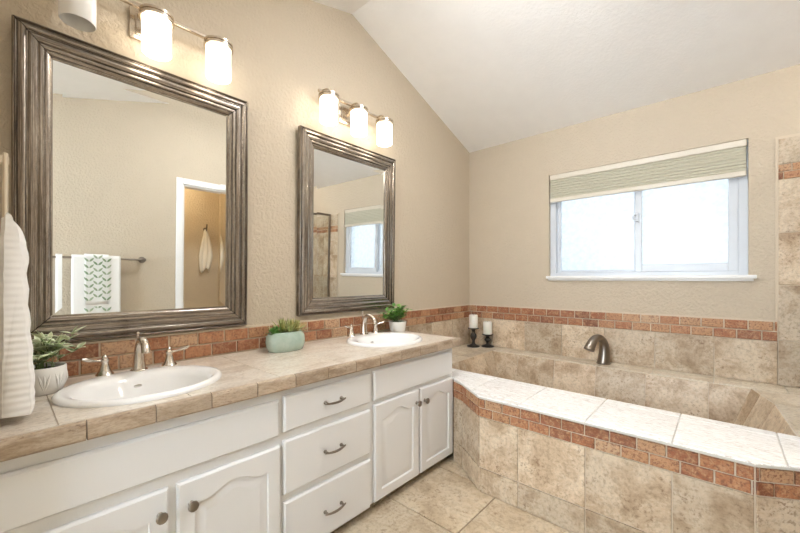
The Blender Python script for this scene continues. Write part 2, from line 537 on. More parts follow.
# floor tiles
bm = new_bm()
box(bm, (-0.1, YB-0.1, -0.08), (3.65, 0.0, -0.006), mi=1)
FX, FY, FS = 1.03, -1.83, 0.455
tile_region(bm, (0, 0, -0.006), X, Y, Z, [(0, YB), (3.6, YB), (3.6, 0), (0, 0)], rng(0, 3.6, FS, FX), rng(YB, 0, FS, FY), 0.007, 0.006, 0.002)
obj('floor', bm, ['floor', 'grout_floor'], kind='structure')

# tile wainscot and brick bands on the walls
BZ = (0.824, 0.888, 0.952)
DK = 0.552
bm = new_bm()
box(bm, (0.0, -0.010, DK-0.03), (2.232, -0.0005, BZ[0]), mi=1)
tile_region(bm, (0, -0.010, 0), X, Z, -Y, [(0.012, DK), (2.232, DK), (2.232, BZ[0]), (0.012, BZ[0])], [-0.06, 0.27, 0.60, 0.93, 1.262, 1.595, 1.93, 2.232], [DK-0.02, BZ[0]], 0.005)
obj('trim_1', bm, ['stone', 'grout'], kind='structure')
bm = new_bm()
box(bm, (0.0, -0.012, BZ[0]), (2.232, -0.0005, BZ[2]+0.006), mi=1)
tile_region(bm, (0, -0.012, 0), X, Z, -Y, [(0.014, BZ[0]), (2.232, BZ[0]), (2.232, BZ[2]), (0.014, BZ[2])], rng(-0.2, 2.3, 0.118), BZ, 0.007, 0.007, 0.003, stagger=(0, 0.055))
obj('trim_2', bm, ['brick', 'grout'], kind='structure')
bm = new_bm()
box(bm, (0.0005, -1.235, DK-0.03), (0.010, 0.0, BZ[0]), mi=1)
tile_region(bm, (0.010, 0, 0), Y, Z, X, [(-1.235, DK), (-0.017, DK), (-0.017, BZ[0]), (-1.235, BZ[0])], [-1.33, -1.0, -0.67, -0.34, -0.01], [DK-0.02, BZ[0]], 0.005)
obj('trim_3', bm, ['stone', 'grout'], kind='structure')
bm = new_bm()
box(bm, (0.0005, YN, BZ[0]-0.006), (0.012, 0.0, BZ[2]+0.006), mi=1)
tile_region(bm, (0.012, 0, 0), Y, Z, X, [(YN, BZ[0]), (-0.02, BZ[0]), (-0.02, BZ[2]), (YN, BZ[2])], rng(-3.6, 0.1, 0.128), BZ, 0.007, 0.007, 0.003, stagger=(0.02, 0.083))
obj('trim_4', bm, ['brick', 'grout'], kind='structure')

# tiled shower wall: column right of the window, and the stall's other walls
bm = new_bm()
CZ = [0.50, 0.836, 1.182, 1.51, 1.843]
box(bm, (2.222, -0.010, 0.0), (3.45, -0.0005, 2.115), mi=1)
cols = [2.2325, 2.563, 2.893, 3.223, 3.553]
R = lambda a, b: [(2.232, a), (3.44, a), (3.44, b), (2.232, b)]
tile_region(bm, (0, -0.010, 0), X, Z, -Y, R(DK, 1.843), cols, CZ, 0.005)
tile_region(bm, (0, -0.010, 0), X, Z, -Y, R(1.938, 2.10), cols, [1.938, 2.10], 0.005)
tile_region(bm, (0, -0.010, 0), X, Z, -Y, R(1.843, 1.938), rng(2.10, 3.5, 0.078), [1.843, 1.8905, 1.938], 0.005, 0.007, mi=2, stagger=(0, 0.036))
obj('trim_5', bm, ['stone', 'grout', 'brick'], kind='structure')
bm = new_bm()
box(bm, (3.44, -1.26, 0), (3.4495, -0.012, 2.115), mi=1); box(bm, (XR+0.13, -1.269, 0), (3.44, -1.26, 2.115), mi=1)
tile_region(bm, (3.44, 0, 0), Y, Z, -X, [(-1.25, 0), (-0.02, 0), (-0.02, 2.1), (-1.25, 2.1)], rng(-1.3, 0, 0.33), rng(0, 2.2, 0.34), 0.005)
tile_region(bm, (0, -1.26, 0), X, Z, Y, [(XR+0.13, 0), (3.43, 0), (3.43, 2.1), (XR+0.13, 2.1)], rng(2.4, 3.5, 0.33), rng(0, 2.2, 0.34), 0.005)
obj('trim_6', bm, ['stone', 'grout'], kind='structure')

# door casing
bm = new_bm()
for s in (XR-0.018, ):
    box(bm, (s, DY0-0.062, 0.0), (XR, DY0, DZ+0.062), 0.004); box(bm, (s, DY1, 0.0), (XR, DY1+0.062, DZ+0.062), 0.004)
    box(bm, (s, DY0, DZ), (XR, DY1, DZ+0.062), 0.004)
box(bm, (XR, DY0, 0.0), (XR+0.12, DY0+0.016, DZ)); box(bm, (XR, DY1-0.016, 0.0), (XR+0.12, DY1, DZ)); box(bm, (XR, DY0+0.016, DZ-0.016), (XR+0.12, DY1-0.016, DZ))
obj('door_1', bm, 'white_trim', kind='structure')

# bath window: outer frame, fixed left light, sliding right sash in front of it, sill, latch
bm = new_bm()
fy0, fy1 = 0.035, 0.115
box(bm, (WX0, fy0, WZ0), (WX0+0.048, fy1, WZ1), 0.003); box(bm, (WX1-0.048, fy0, WZ0), (WX1, fy1, WZ1), 0.003)
box(bm, (WX0+0.048, fy0, WZ0), (WX1-0.048, fy1, WZ0+0.030), 0.003); box(bm, (WX0+0.048, fy0, WZ1-0.045), (WX1-0.048, fy1, WZ1), 0.003)
win = obj('window_1', bm, 'vinyl', kind='structure')
bm = new_bm()
a0, a1, b0, b1 = WX0+0.048, 1.487, WZ0+0.030, WZ1-0.045
for lo, hi in (((a0, b0), (a0+0.032, b1)), ((a1-0.034, b0), (a1, b1)), ((a0+0.032, b0), (a1-0.034, b0+0.020)), ((a0+0.032, b1-0.03), (a1-0.034, b1))):
    box(bm, (lo[0], 0.072, lo[1]), (hi[0], 0.100, hi[1]), 0.002)
sash = obj('sash', bm, 'vinyl', win)
bm = new_bm(); box(bm, (a0+0.025, 0.083, b0+0.015), (a1-0.028, 0.089, b1-0.02)); obj('pane', bm, 'frosted', sash)
bm = new_bm()
a0, a1 = 1.462, WX1-0.048
for lo, hi in (((a0, b0), (a0+0.045, b1)), ((a1-0.050, b0), (a1, b1)), ((a0+0.045, b0), (a1-0.050, b0+0.055)), ((a0+0.045, b1-0.04), (a1-0.050, b1))):
    box(bm, (lo[0], 0.040, lo[1]), (hi[0], 0.068, hi[1]), 0.003)
sash = obj('sash', bm, 'vinyl', win)
bm = new_bm(); box(bm, (a0+0.04, 0.051, b0+0.05), (a1-0.045, 0.057, b1-0.03)); obj('pane', bm, 'frosted', sash)
bm = new_bm()
box(bm, (1.466, 0.024, 1.665), (1.490, 0.040, 1.735), 0.003); tube(bm, bez((1.478, 0.028, 1.72), (1.44, 0.018, 1.72), (1.44, 0.018, 1.68), (1.478, 0.028, 1.68)), 0.006, 8)
obj('latch', bm, 'vinyl', sash)
bm = new_bm()
box(bm, (WX0-0.018, -0.028, 1.222), (WX1+0.038, 0.034, 1.247), 0.005, seg=2)
box(bm, (WX0-0.006, -0.012, 1.206), (WX1+0.024, 0.0, 1.222), 0.003)
obj('window_sill', bm, 'white_trim', win)

# ------------------------------------------------------------------ BATHTUB
tub = thing('bathtub', 'large built-in soaking tub clad in travertine tile under the window', 'bathtub', (1.25, -0.72, 0))
PATH = [(0.634, -1.250), (0.725, -1.287), (0.935, -1.440), (2.064, -1.440), (2.352, -1.275)]
AZ = (0.430, 0.482, 0.534)
bmP, bmA = new_bm(), new_bm()
inn = [(0.66, -1.19), (0.75, -1.23), (0.955, -1.38), (2.047, -1.38), (2.352, -1.206)]
for k in range(len(PATH)-1):
    p, q = Vector((*PATH[k], 0)), Vector((*PATH[k+1], 0))
    L = (q-p).length; u = (q-p)/L; n = Vector((u.y, -u.x, 0))
    prism(bmP, [PATH[k], PATH[k+1], inn[k+1], inn[k]], 'z', 0.0, AZ[0], mi=1)
    prism(bmA, [PATH[k], PATH[k+1], inn[k+1], inn[k]], 'z', AZ[0], AZ[2]+0.004, mi=1)
    us = [-1, 1.165-0.935, 1.494-0.935, 1.822-0.935, 3] if k == 2 else [-1, 3]
    tile_region(bmP, p, u, Z, n, [(0, 0), (L, 0), (L, AZ[0]), (0, AZ[0])], us, [-0.2, 0.140, AZ[0]], 0.005, 0.006)
    uo = {2: -0.08, 1: -0.045, 3: 0.0}.get(k, -0.02)
    tile_region(bmA, p, u, Z, n, [(0, AZ[0]), (L, AZ[0]), (L, AZ[2]), (0, AZ[2])], rng(uo-0.3, L+0.2, 0.104), AZ, 0.006, 0.008, 0.0028, stagger=(0.045, 0))
obj('front_panel', bmP, ['stone', 'grout'], tub)
part_label(obj('accent_band', bmA, ['brick', 'grout'], tub), 'two rows of terracotta brick tile')

RIM = [(0.365, -0.20), (0.365, -1.02), (2.215, -1.02), (2.184, -0.49), (2.107, -0.20)]   # counter-clockwise
LEFT = [(0.012, -0.012), (0.012, -1.230), (0.365, -1.230), (0.365, -0.012)]
BACK = [(0.365, -0.012), (0.365, -0.20), (2.352, -0.20), (2.352, -0.012)]
FRONT = [(0.365, -1.02), (0.365, -1.041), (0.931, -1.453), (2.067, -1.453), (2.352, -1.290), (2.352, -1.02)]
FRONT_A = [(0.365, -1.041), (0.365, -1.230), (0.605, -1.232)]
FRONT_B = [(0.365, -1.041), (0.605, -1.232), (0.721, -1.300)]
RT1 = [(2.107, -0.20), (2.184, -0.49), (2.352, -0.49), (2.352, -0.20)]
RT2 = [(2.184, -0.49), (2.215, -1.02), (2.352, -1.02), (2.352, -0.49)]
bm = new_bm()
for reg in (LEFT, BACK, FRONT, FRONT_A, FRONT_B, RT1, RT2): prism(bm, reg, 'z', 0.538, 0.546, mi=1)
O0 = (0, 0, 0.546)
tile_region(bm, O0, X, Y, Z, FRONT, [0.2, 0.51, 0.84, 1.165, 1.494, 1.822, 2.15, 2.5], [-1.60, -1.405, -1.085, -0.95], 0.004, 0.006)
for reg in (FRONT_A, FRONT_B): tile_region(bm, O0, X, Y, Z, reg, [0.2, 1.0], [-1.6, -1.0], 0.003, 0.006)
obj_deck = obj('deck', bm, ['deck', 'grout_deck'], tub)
part_label(obj_deck, 'polished tile deck along the front, whitened with painted window glare')
bm = new_bm()
tile_region(bm, O0, X, Y, Z, LEFT, [-0.1, 0.265, 0.40], [-1.6, -1.25, -0.92, -0.59, -0.26, 0.07], 0.004, 0.006)
tile_region(bm, O0, X, Y, Z, BACK, [0.27, 0.60, 0.93, 1.262, 1.595, 1.93, 2.26, 2.6], [-0.3, -0.10, 0.0], 0.004, 0.006)
tile_region(bm, O0, X, Y, Z, RT1, [2.0, 2.6], [-0.6, -0.26, 0.07], 0.004, 0.006)
tile_region(bm, O0, X, Y, Z, RT2, [2.0, 2.6], [-1.1, -0.82, -0.45], 0.004, 0.006)
obj('ledge', bm, ['ledge', 'grout'], tub)
# basin: five sloping tiled walls and a floor
bm = new_bm()
BZ0 = 0.13
def basin_inset(poly, ds):
    """move every edge inwards by its own distance"""
    n = len(poly); lines = []
    for i in range(n):
        a, b = Vector(poly[i]), Vector(poly[(i+1) % n]); e = (b-a).normalized(); nn = Vector((-e.y, e.x))
        lines.append((a+nn*ds[i], e))
    out = []
    for i in range(n):
        (p, d), (q, e) = lines[i-1], lines[i]
        den = d.x*e.y-d.y*e.x; t = ((q-p).x*e.y-(q-p).y*e.x)/den
        out.append(tuple(p+d*t))
    return out
BOT = basin_inset(RIM, [0.16, 0.10, 0.17, 0.17, 0.10])
for i in range(5):
    a, b, c, d = RIM[i], RIM[(i+1) % 5], BOT[(i+1) % 5], BOT[i]
    A, B_, C_, D_ = (Vector((*a, 0.546)), Vector((*b, 0.546)), Vector((*c, BZ0)), Vector((*d, BZ0)))
    u = (B_-A).normalized(); n = u.cross(D_-A).normalized(); ctr = Vector((1.25, -0.6, 0.5))
    if n.dot(ctr-A) < 0: n = -n
    v = n.cross(u).normalized()
    if v.z < 0: v = -v
    pr = lambda P: ((P-A).dot(u), (P-A).dot(v))
    reg = [pr(A), pr(B_), pr(C_), pr(D_)]
    face(bm, [A, B_, C_, D_], 1)
    L = (B_-A).length
    if i == 4:   # back wall of the basin, joints where the photo shows them
        us = sorted([2.107-x for x in (0.20, 0.62, 0.935, 1.245, 1.565, 1.905, 2.3)])
    else:
        us = rng(-0.3, L+0.3, 0.33, 0.17)
    vlo = min(r[1] for r in reg)
    tile_region(bm, A, u, v, n, reg, us, [vlo-0.01, vlo+0.06, 0.01], 0.004, 0.004, 0.0015)
face(bm, [(*p, BZ0) for p in BOT], 1)
tile_region(bm, (0, 0, BZ0), X, Y, Z, BOT, rng(0.4, 2.3, 0.33), rng(-1.1, -0.2, 0.33), 0.004, 0.004)
obj('basin', bm, ['stone', 'grout'], tub)

# shower curb beyond the tub, shower enclosure on it
bm = new_bm()
box(bm, (2.354, -1.26, 0), (2.452, -0.018, 0.553), 0.004)
obj('trim_7', bm, 'stone', kind='structure')
sh = thing('shower_enclosure', 'framed clear glass shower panel beside the tub, seen in the far mirror', 'shower', (2.405, -0.63, 0.553))
bm = new_bm()
for y in (-0.030, -0.62, -1.245): box(bm, (2.392, y-0.012, 0.553), (2.418, y+0.012, 2.08), 0.003)
box(bm, (2.390, -1.257, 2.08), (2.420, -0.018, 2.11), 0.003); box(bm, (2.390, -1.257, 0.553), (2.420, -0.018, 0.575), 0.003)
part_label(obj('frame', bm, 'bronze', sh), 'pewter metal frame')
for a, b in ((-0.608, -0.042), (-1.233, -0.632)):
    bm = new_bm(); box(bm, (2.402, a, 0.575), (2.408, b, 2.08)); obj('glass_panel', bm, 'glass', sh)

# roman tub spout
sp = thing('tub_faucet', 'dark pewter arched tub spout on the ledge under the window', 'faucet', (1.272, -0.100, 0.552))
bm = new_bm()
sx0, sy0, ddx, ddy = 1.272, -0.100, -0.40, -0.92
Q = lambda r, z: (sx0+ddx*r, sy0+ddy*r, z)
path = bez(Q(0, 0.552), Q(-0.022, 0.66), Q(-0.020, 0.752), Q(0.060, 0.762), 12)+bez(Q(0.060, 0.762), Q(0.100, 0.764), Q(0.135, 0.730), Q(0.165, 0.675), 8)[1:]
rad = [0.046-0.020*min(1, i/10) for i in range(13)]+[0.026+0.012*i/8 for i in range(1, 9)]
tube(bm, path, rad, 18, 1.0, up=(1, 0, 0))
obj('spout', bm, 'bronze', sp, smooth=40)
bm = new_bm(); lathe(bm, [(0.050, 0), (0.051, 0.006), (0.046, 0.010)], (sx0, sy0, 0.5525)); obj('base_ring', bm, 'bronze', sp, smooth=40)

# ------------------------------------------------------------------ VANITY CABINET
K = (1.98-0.628)/(1.98-0.655)
cy = lambda y: -3.287+(y+3.287)*K
cz = lambda z: 1.22-(1.22-z)*K
XF, XP = 0.610, 0.628       # face frame, panel fronts
VY0, VY1 = YN+0.002, -1.238
van = thing('vanity_cabinet', 'long white vanity cabinet with arched doors and three drawers', 'cabinet', (0.31, -2.3, 0))
bm = new_bm()
box(bm, (0.004, VY0, 0.055), (XF-0.02, VY1, 0.10)); box(bm, (0.004, VY1-0.02, 0.055), (XF-0.02, VY1, 0.765)); box(bm, (0.004, VY0, 0.055), (XF-0.02, VY0+0.02, 0.765))
box(bm, (0.004, VY0, 0.055), (0.012, VY1, 0.765))
box(bm, (XF-0.02, VY0, 0.045), (XF, VY1, 0.766))
obj('body', bm, 'white_paint', van)
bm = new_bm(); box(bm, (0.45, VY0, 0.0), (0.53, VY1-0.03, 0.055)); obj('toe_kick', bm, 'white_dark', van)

def slab(bm, y0, y1, z0, z1, bev=0.005):
    """flat drawer front with an eased edge"""
    h = XP-XF
    pts0 = [(y0, z0), (y1, z0), (y1, z1), (y0, z1)]
    e = 0.007
    pts1 = [(y0+e, z0+e), (y1-e, z0+e), (y1-e, z1-e), (y0+e, z1-e)]
    A = [bm.verts.new((XF, *p)) for p in pts0]; B = [bm.verts.new((XP-0.006, *p)) for p in pts0]; C = [bm.verts.new((XP, *p)) for p in pts1]
    for k in range(4):
        j = (k+1) % 4
        bm.faces.new((A[k], A[j], B[j], B[k])); bm.faces.new((B[k], B[j], C[j], C[k]))
    bm.faces.new(C)

def pull(bm, y, z):
    for s in (-1, 1):
        lathe_x(bm, [(0.0075, 0), (0.0085, 0.004), (0.0055, 0.007), (0.0048, 0.022)], (XP, y+s*0.046, z))
    pts = [(XP+0.020+0.010*math.sin(PI*i/12)**0.8, y-0.058+0.116*i/12, z-0.004*math.sin(PI*i/12)) for i in range(13)]
    tube(bm, pts, [0.0035+0.0022*math.sin(PI*i/12) for i in range(13)], 8)
def lathe_x(bm, prof, c, n=14, squash=1.0):
    rings = []
    for r, x in prof:
        rings.append([bm.verts.new((c[0]+x, c[1]+r*math.cos(2*PI*i/n), c[2]+r*squash*math.sin(2*PI*i/n))) for i in range(n)])
    for a, b in zip(rings, rings[1:]):
        for i in range(n): bm.faces.new((a[i], a[(i+1) % n], b[(i+1) % n], b[i]))
    bm.faces.new(rings[0][::-1]); bm.faces.new(rings[-1])

for (y0, y1, z0, z1) in ((-3.296, -2.536, 0.588, 0.733), (-2.008, -1.300, 0.596, 0.747)):
    bm = new_bm(); slab(bm, cy(y0), cy(y1), cz(z0), cz(z1)); obj('false_front', bm, 'white_paint', van)
for (z0, z1, hz) in ((0.596, 0.742, 0.668), (0.340, 0.560, 0.450), (0.066, 0.309, 0.180)):
    bm = new_bm(); slab(bm, cy(-2.515), cy(-2.034), cz(z0), cz(z1)); d = obj('drawer', bm, 'white_paint', van)
    bm = new_bm(); pull(bm, cy(-2.271), cz(hz)); part_label(obj('handle', bm, 'bronze', d, smooth=40), 'curved pewter pull')

def door(y0, y1, z0, z1, ky, kz):
    bm = new_bm()
    e = 0.006
    x1 = XP
    st = 0.052
    # outline of the arched field, from bottom-left anticlockwise seen from +x
    def field(ins, N=24):
        a, b, lo = y0+st+ins, y1-st-ins, z0+st+ins
        pts = [(a, lo), ((a+b)/2, lo), (b, lo)]
        top = z1-0.088-ins
        for i in range(N+1):
            s = 1-2*i/N
            q = min(1.0, max(0.0, 1-abs(s)/0.80)); q = q*q*(3-2*q)
            pts.append(((a+b)/2+s*(b-a)/2, top+0.036*q))
        return pts
    f0 = field(0.0)
    def outer(ee):
        out = [(y0+ee, z0+ee), ((y0+y1)/2, z0+ee), (y1-ee, z0+ee)]
        n = len(f0)-3
        for i in range(n):
            s = 1-2*i/(n-1); out.append(((y0+y1)/2+s*((y1-y0)/2-ee), z1-ee))
        return out
    rings = [(XF, outer(0)), (x1-0.006, outer(0)), (x1, outer(e)), (x1, f0), (x1-0.009, field(0.004)), (x1-0.009, field(0.010)), (x1-0.001, field(0.036)), (x1-0.001, field(0.040))]
    V = [[bm.verts.new((xx, *p)) for p in r] for xx, r in rings]
    n = len(f0)
    for A, B in zip(V, V[1:]):
        for i in range(n): bm.faces.new((A[i], A[(i+1) % n], B[(i+1) % n], B[i]))
    bm.faces.new(V[-1])
    d = obj('door', bm, 'white_paint', van, smooth=25)
    bm = new_bm()
    lathe_x(bm, [(0.009, 0), (0.0095, 0.003), (0.006, 0.006), (0.0058, 0.014), (0.015, 0.020), (0.0175, 0.025), (0.016, 0.030), (0.009, 0.033)], (XP, ky, kz), 12, 1.05)
    part_label(obj('knob', bm, 'bronze', d, smooth=50), 'small pewter knob')
Dz0, Dz1 = cz(0.074), cz(0.574)
door(cy(-3.294), cy(-2.924), Dz0+0.0, cz(0.548), cy(-2.949), cz(0.474))
door(cy(-2.899), cy(-2.531), Dz0+0.0, cz(0.548), cy(-2.860), cz(0.470))
door(cy(-2.005), cy(-1.648), Dz0, Dz1, cy(-1.672), cz(0.503))
door(cy(-1.630), cy(-1.290), Dz0, Dz1, cy(-1.598), cz(0.500))

# ------------------------------------------------------------------ COUNTERTOP
CT, CB, CX = 0.820, 0.766, 0.652
CY0, CY1 = YN+0.002, -1.188
ctop = thing('countertop', 'tiled beige travertine vanity countertop with two sinks set in', 'countertop', (0.33, -2.28, CB))
SINKS = [(0.357, -2.917), (0.335, -1.605)]
SRX, SRY = 0.232, 0.258
def ellipse(c, rx, ry, n=48): return [(c[0]+rx*math.cos(2*PI*i/n), c[1]+ry*math.sin(2*PI*i/n)) for i in range(n)]
bm = new_bm()
def cut_holes(o, z0, z1, m):
    bmc = new_bm()
    for q in SINKS: prism(bmc, ellipse(q, SRX-m, SRY-m), 'z', z0, z1)
    cut = obj('cutter', bmc, 'grout')
    md = o.modifiers.new('b', 'BOOLEAN'); md.operation = 'DIFFERENCE'; md.object = cut; md.solver = 'EXACT'
    bpy.context.view_layer.update()
    me2 = bpy.data.meshes.new_from_object(o.evaluated_get(bpy.context.evaluated_depsgraph_get()))
    o.modifiers.clear(); o.data = me2
    bpy.data.objects.remove(cut)
box(bm, (0.001, CY0, CB+0.001), (CX-0.022, CY1-0.022, CT-0.004))
o = obj('substrate', bm, 'grout_counter', ctop); cut_holes(o, 0.6, 0.95, 0.022)
bm = new_bm()
tile_region(bm, (0, 0, CT-0.0038), X, Y, Z, [(0.003, CY0), (CX-0.023, CY0), (CX-0.023, CY1-0.023), (0.003, CY1-0.023)], [-0.02, 0.31, 0.66], rng(-3.6, -1.1, 0.33, -1.2), 0.0025, 0.0038, 0.001, closed=True)
o = obj('top', bm, ['counter', 'grout'], ctop); cut_holes(o, 0.6, 0.95, 0.022)
# front and end nosing: rounded cap tiles
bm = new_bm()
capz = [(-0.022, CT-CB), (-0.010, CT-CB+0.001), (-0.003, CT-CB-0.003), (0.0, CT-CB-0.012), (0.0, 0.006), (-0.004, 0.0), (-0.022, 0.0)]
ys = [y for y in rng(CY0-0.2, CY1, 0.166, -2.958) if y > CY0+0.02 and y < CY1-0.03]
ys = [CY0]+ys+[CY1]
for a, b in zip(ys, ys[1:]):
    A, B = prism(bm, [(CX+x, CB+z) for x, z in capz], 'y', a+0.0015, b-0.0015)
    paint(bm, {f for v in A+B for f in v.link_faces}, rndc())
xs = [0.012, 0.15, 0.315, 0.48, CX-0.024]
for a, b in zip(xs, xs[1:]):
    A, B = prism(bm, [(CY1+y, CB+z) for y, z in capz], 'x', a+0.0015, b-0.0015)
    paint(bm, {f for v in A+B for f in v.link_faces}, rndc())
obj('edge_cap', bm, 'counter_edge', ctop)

# ------------------------------------------------------------------ SINKS AND FAUCETS
def ering(bm, c, rx, ry, z, n=56): return [bm.verts.new((c[0]+rx*math.cos(2*PI*i/n), c[1]+ry*math.sin(2*PI*i/n), z)) for i in range(n)]
def sink(s, label):
    t = thing('sink', label, 'sink', (s[0], s[1], CT), group=None)
    bm = new_bm()
    bc = (s[0]+0.030, s[1])
    rings = [ering(bm, s, SRX-0.03, SRY-0.03, CT-0.03), ering(bm, s, SRX-0.026, SRY-0.026, CT+0.0005), ering(bm, s, SRX, SRY, CT+0.0005), ering(bm, s, SRX+0.001, SRY+0.001, CT+0.008), ering(bm, s, SRX-0.005, SRY-0.005, CT+0.016),
             ering(bm, s, SRX-0.016, SRY-0.016, CT+0.0185), ering(bm, (s[0]+0.024, s[1]), SRX-0.050, SRY-0.034, CT+0.016), ering(bm, bc, 0.172, 0.214, CT+0.009),
             ering(bm, bc, 0.160, 0.202, CT-0.012), ering(bm, bc, 0.148, 0.188, CT-0.05), ering(bm, bc, 0.122, 0.155, CT-0.10), ering(bm, bc, 0.075, 0.09, CT-0.132), ering(bm, bc, 0.022, 0.022, CT-0.140)]
    for A, B in zip(rings, rings[1:]):
        n = len(A)
        for i in range(n): bm.faces.new((A[i], A[(i+1) % n], B[(i+1) % n], B[i]))
    bm.faces.new(rings[-1])
    obj('bowl', bm, 'porcelain', t, smooth=50)
    bm = new_bm(); lathe(bm, [(0.024, 0), (0.025, 0.002), (0.020, 0.004), (0.005, 0.0045)], (bc[0], bc[1], CT-0.1395)); part_label(obj('drain', bm, 'drain', t, smooth=40), 'round metal drain')
    bm = new_bm()   # overflow slot on the back of the bowl
    a = (bc[0]-0.1545, bc[1], CT-0.028)
    lathe_x(bm, [(0.014, 0.000), (0.014, 0.0035), (0.009, 0.0045)], a, 16, 0.42); obj('overflow', bm, 'drain', t, smooth=40)

def faucet(x, y, z, label):
    t = thing('faucet', label, 'faucet', (x, y, z))
    bm = new_bm()
    path = bez((x, y, z+0.004), (x-0.006, y, z+0.06), (x-0.010, y, z+0.128), (x+0.040, y, z+0.132), 12)+bez((x+0.040, y, z+0.132), (x+0.075, y, z+0.134), (x+0.098, y, z+0.118), (x+0.108, y, z+0.088), 8)[1:]
    rad = [0.0245-0.0105*min(1, i/9) for i in range(13)]+[0.014+0.0015*i/8 for i in range(1, 9)]
    tube(bm, path, rad, 16, up=(0, 1, 0))
    lathe(bm, [(0.030, 0), (0.031, 0.004), (0.026, 0.008)], (x, y, z)); lathe(bm, [(0.004, 0.10), (0.004, 0.150), (0.007, 0.154), (0.005, 0.160)], (x-0.018, y, z), 10)
    obj('spout', bm, 'nickel', t, smooth=45)
    for s in (-1, 1):
        c = (x-0.006, y+s*0.112, z)
        bm = new_bm()
        lathe(bm, [(0.029, 0), (0.030, 0.004), (0.027, 0.008), (0.020, 0.020), (0.0135, 0.042), (0.012, 0.052), (0.0145, 0.056), (0.0145, 0.062), (0.010, 0.066), (0.0105, 0.072), (0.005, 0.080), (0.001, 0.083)], c, 20)
        h = obj('handle', bm, 'nickel', t, smooth=45)
        bm = new_bm()
        p0 = Vector(c)+Vector((0, s*0.008, 0.059))
        tube(bm, [p0+Vector((0.004*k, s*0.011*k, 0.0012*k+0.0012*k*k*0.3)) for k in range(7)], [0.0068, 0.0064, 0.0062, 0.0078, 0.0094, 0.0096, 0.005], 10, 0.75)
        obj('lever', bm, 'nickel', h, smooth=45)

sink(SINKS[0], 'white oval drop-in sink nearest the hanging towel at the left')
sink(SINKS[1], 'white oval drop-in sink at the far end, beside the white potted plant')
faucet(0.150, -2.895, CT+0.016, 'nickel two-handle faucet on the near sink below the larger left mirror')
faucet(0.128, -1.600, CT+0.016, 'nickel two-handle faucet on the far sink below the right mirror')

# ------------------------------------------------------------------ MIRRORS
def mirror(W, H, y0, z0, label, tilt):
    t = thing('framed_mirror', label, 'mirror', (0.002, y0+W/2, z0), (0, math.radians(tilt), 0))
    fw = 0.110
    prof = [(0, 0.0), (0, 0.024), (0.002, 0.030), (0.006, 0.032), (0.009, 0.030), (0.010, 0.026), (0.012, 0.026), (0.015, 0.033), (0.021, 0.039), (0.028, 0.041), (0.034, 0.039), (0.037, 0.036), (0.038, 0.032), (0.041, 0.032), (0.043, 0.034),
            (0.050, 0.0355), (0.058, 0.0345), (0.066, 0.0325), (0.067, 0.028), (0.069, 0.028), (0.071, 0.0295), (0.077, 0.030), (0.084, 0.028), (0.086, 0.023), (0.088, 0.023), (0.090, 0.025), (0.097, 0.024), (0.103, 0.019), (0.105, 0.015), (0.110, 0.014), (0.110, 0.004)]
    bm = new_bm(); uv = bm.loops.layers.uv['UVMap']
    cs = [(-W/2, 0), (W/2, 0), (W/2, H), (-W/2, H)]; sg = [(1, 1), (-1, 1), (-1, -1), (1, -1)]
    g = 0.0020
    for k in range(4):
        a, b = cs[k], cs[(k+1) % 4]; sa, sb = sg[k], sg[(k+1) % 4]
        L = math.hypot(b[0]-a[0], b[1]-a[1]); dx, dz = (b[0]-a[0])/L, (b[1]-a[1])/L
        A, B = [], []
        for w, h in prof:
            A.append(bm.verts.new((h, a[0]+sa[0]*w+dx*g, a[1]+sa[1]*w+dz*g))); B.append(bm.verts.new((h, b[0]+sb[0]*w-dx*g, b[1]+sb[1]*w-dz*g)))
        off = random.random()*3
        for i in range(len(prof)-1):
            f = bm.faces.new((A[i], B[i], B[i+1], A[i+1]))
            for l, (uu, vv) in zip(f.loops, ((prof[i][0], i), (L-prof[i][0], i), (L-prof[i+1][0], i+1), (prof[i+1][0], i+1))):
                l[uv].uv = (uu+off, prof[vv][0]+off)
        bm.faces.new(A); bm.faces.new(B[::-1])
    # dark backing that shows in the mitre joints
    e = 0.006
    o2 = [(-W/2+e, e), (W/2-e, e), (W/2-e, H-e), (-W/2+e, H-e)]; i2 = [(-W/2+fw-e, fw-e), (W/2-fw+e, fw-e), (W/2-fw+e, H-fw+e), (-W/2+fw-e, H-fw+e)]
    vo = [bm.verts.new((0.010, *p)) for p in o2]; vi = [bm.verts.new((0.010, *p)) for p in i2]
    for k in range(4):
        f = bm.faces.new((vo[k], vo[(k+1) % 4], vi[(k+1) % 4], vi[k])); f.material_index = 1
    obj('frame', bm, ['frame', 'black'], t, local=True, smooth=50)
    bm = new_bm()
    b = 0.032; y1, z1, y2, z2 = -W/2+fw-0.004, fw-0.004, W/2-fw+0.004, H-fw+0.004
    o_ = [bm.verts.new((0.0103, y, z)) for y, z in ((y1, z1), (y2, z1), (y2, z2), (y1, z2))]
    i_ = [bm.verts.new((0.0096, y, z)) for y, z in ((y1+b, z1+b), (y2-b, z1+b), (y2-b, z2-b), (y1+b, z2-b))]
    bk = [bm.verts.new((0.004, v.co.y, v.co.z)) for v in o_]
    for k in range(4):
        j = (k+1) % 4
        bm.faces.new((o_[k], o_[j], i_[j], i_[k])); bm.faces.new((bk[k], bk[j], o_[j], o_[k]))
    bm.faces.new(i_); bm.faces.new(bk[::-1])
    obj('mirror_glass', bm, 'mirror', t, local=True)
mirror(0.882, 1.222, -3.259, 0.967, 'large pewter-framed mirror over the near sink, left of the two', 0.8)
mirror(0.864, 1.178, -2.053, 0.989, 'pewter-framed mirror over the far sink, nearest the tub', 0.8)

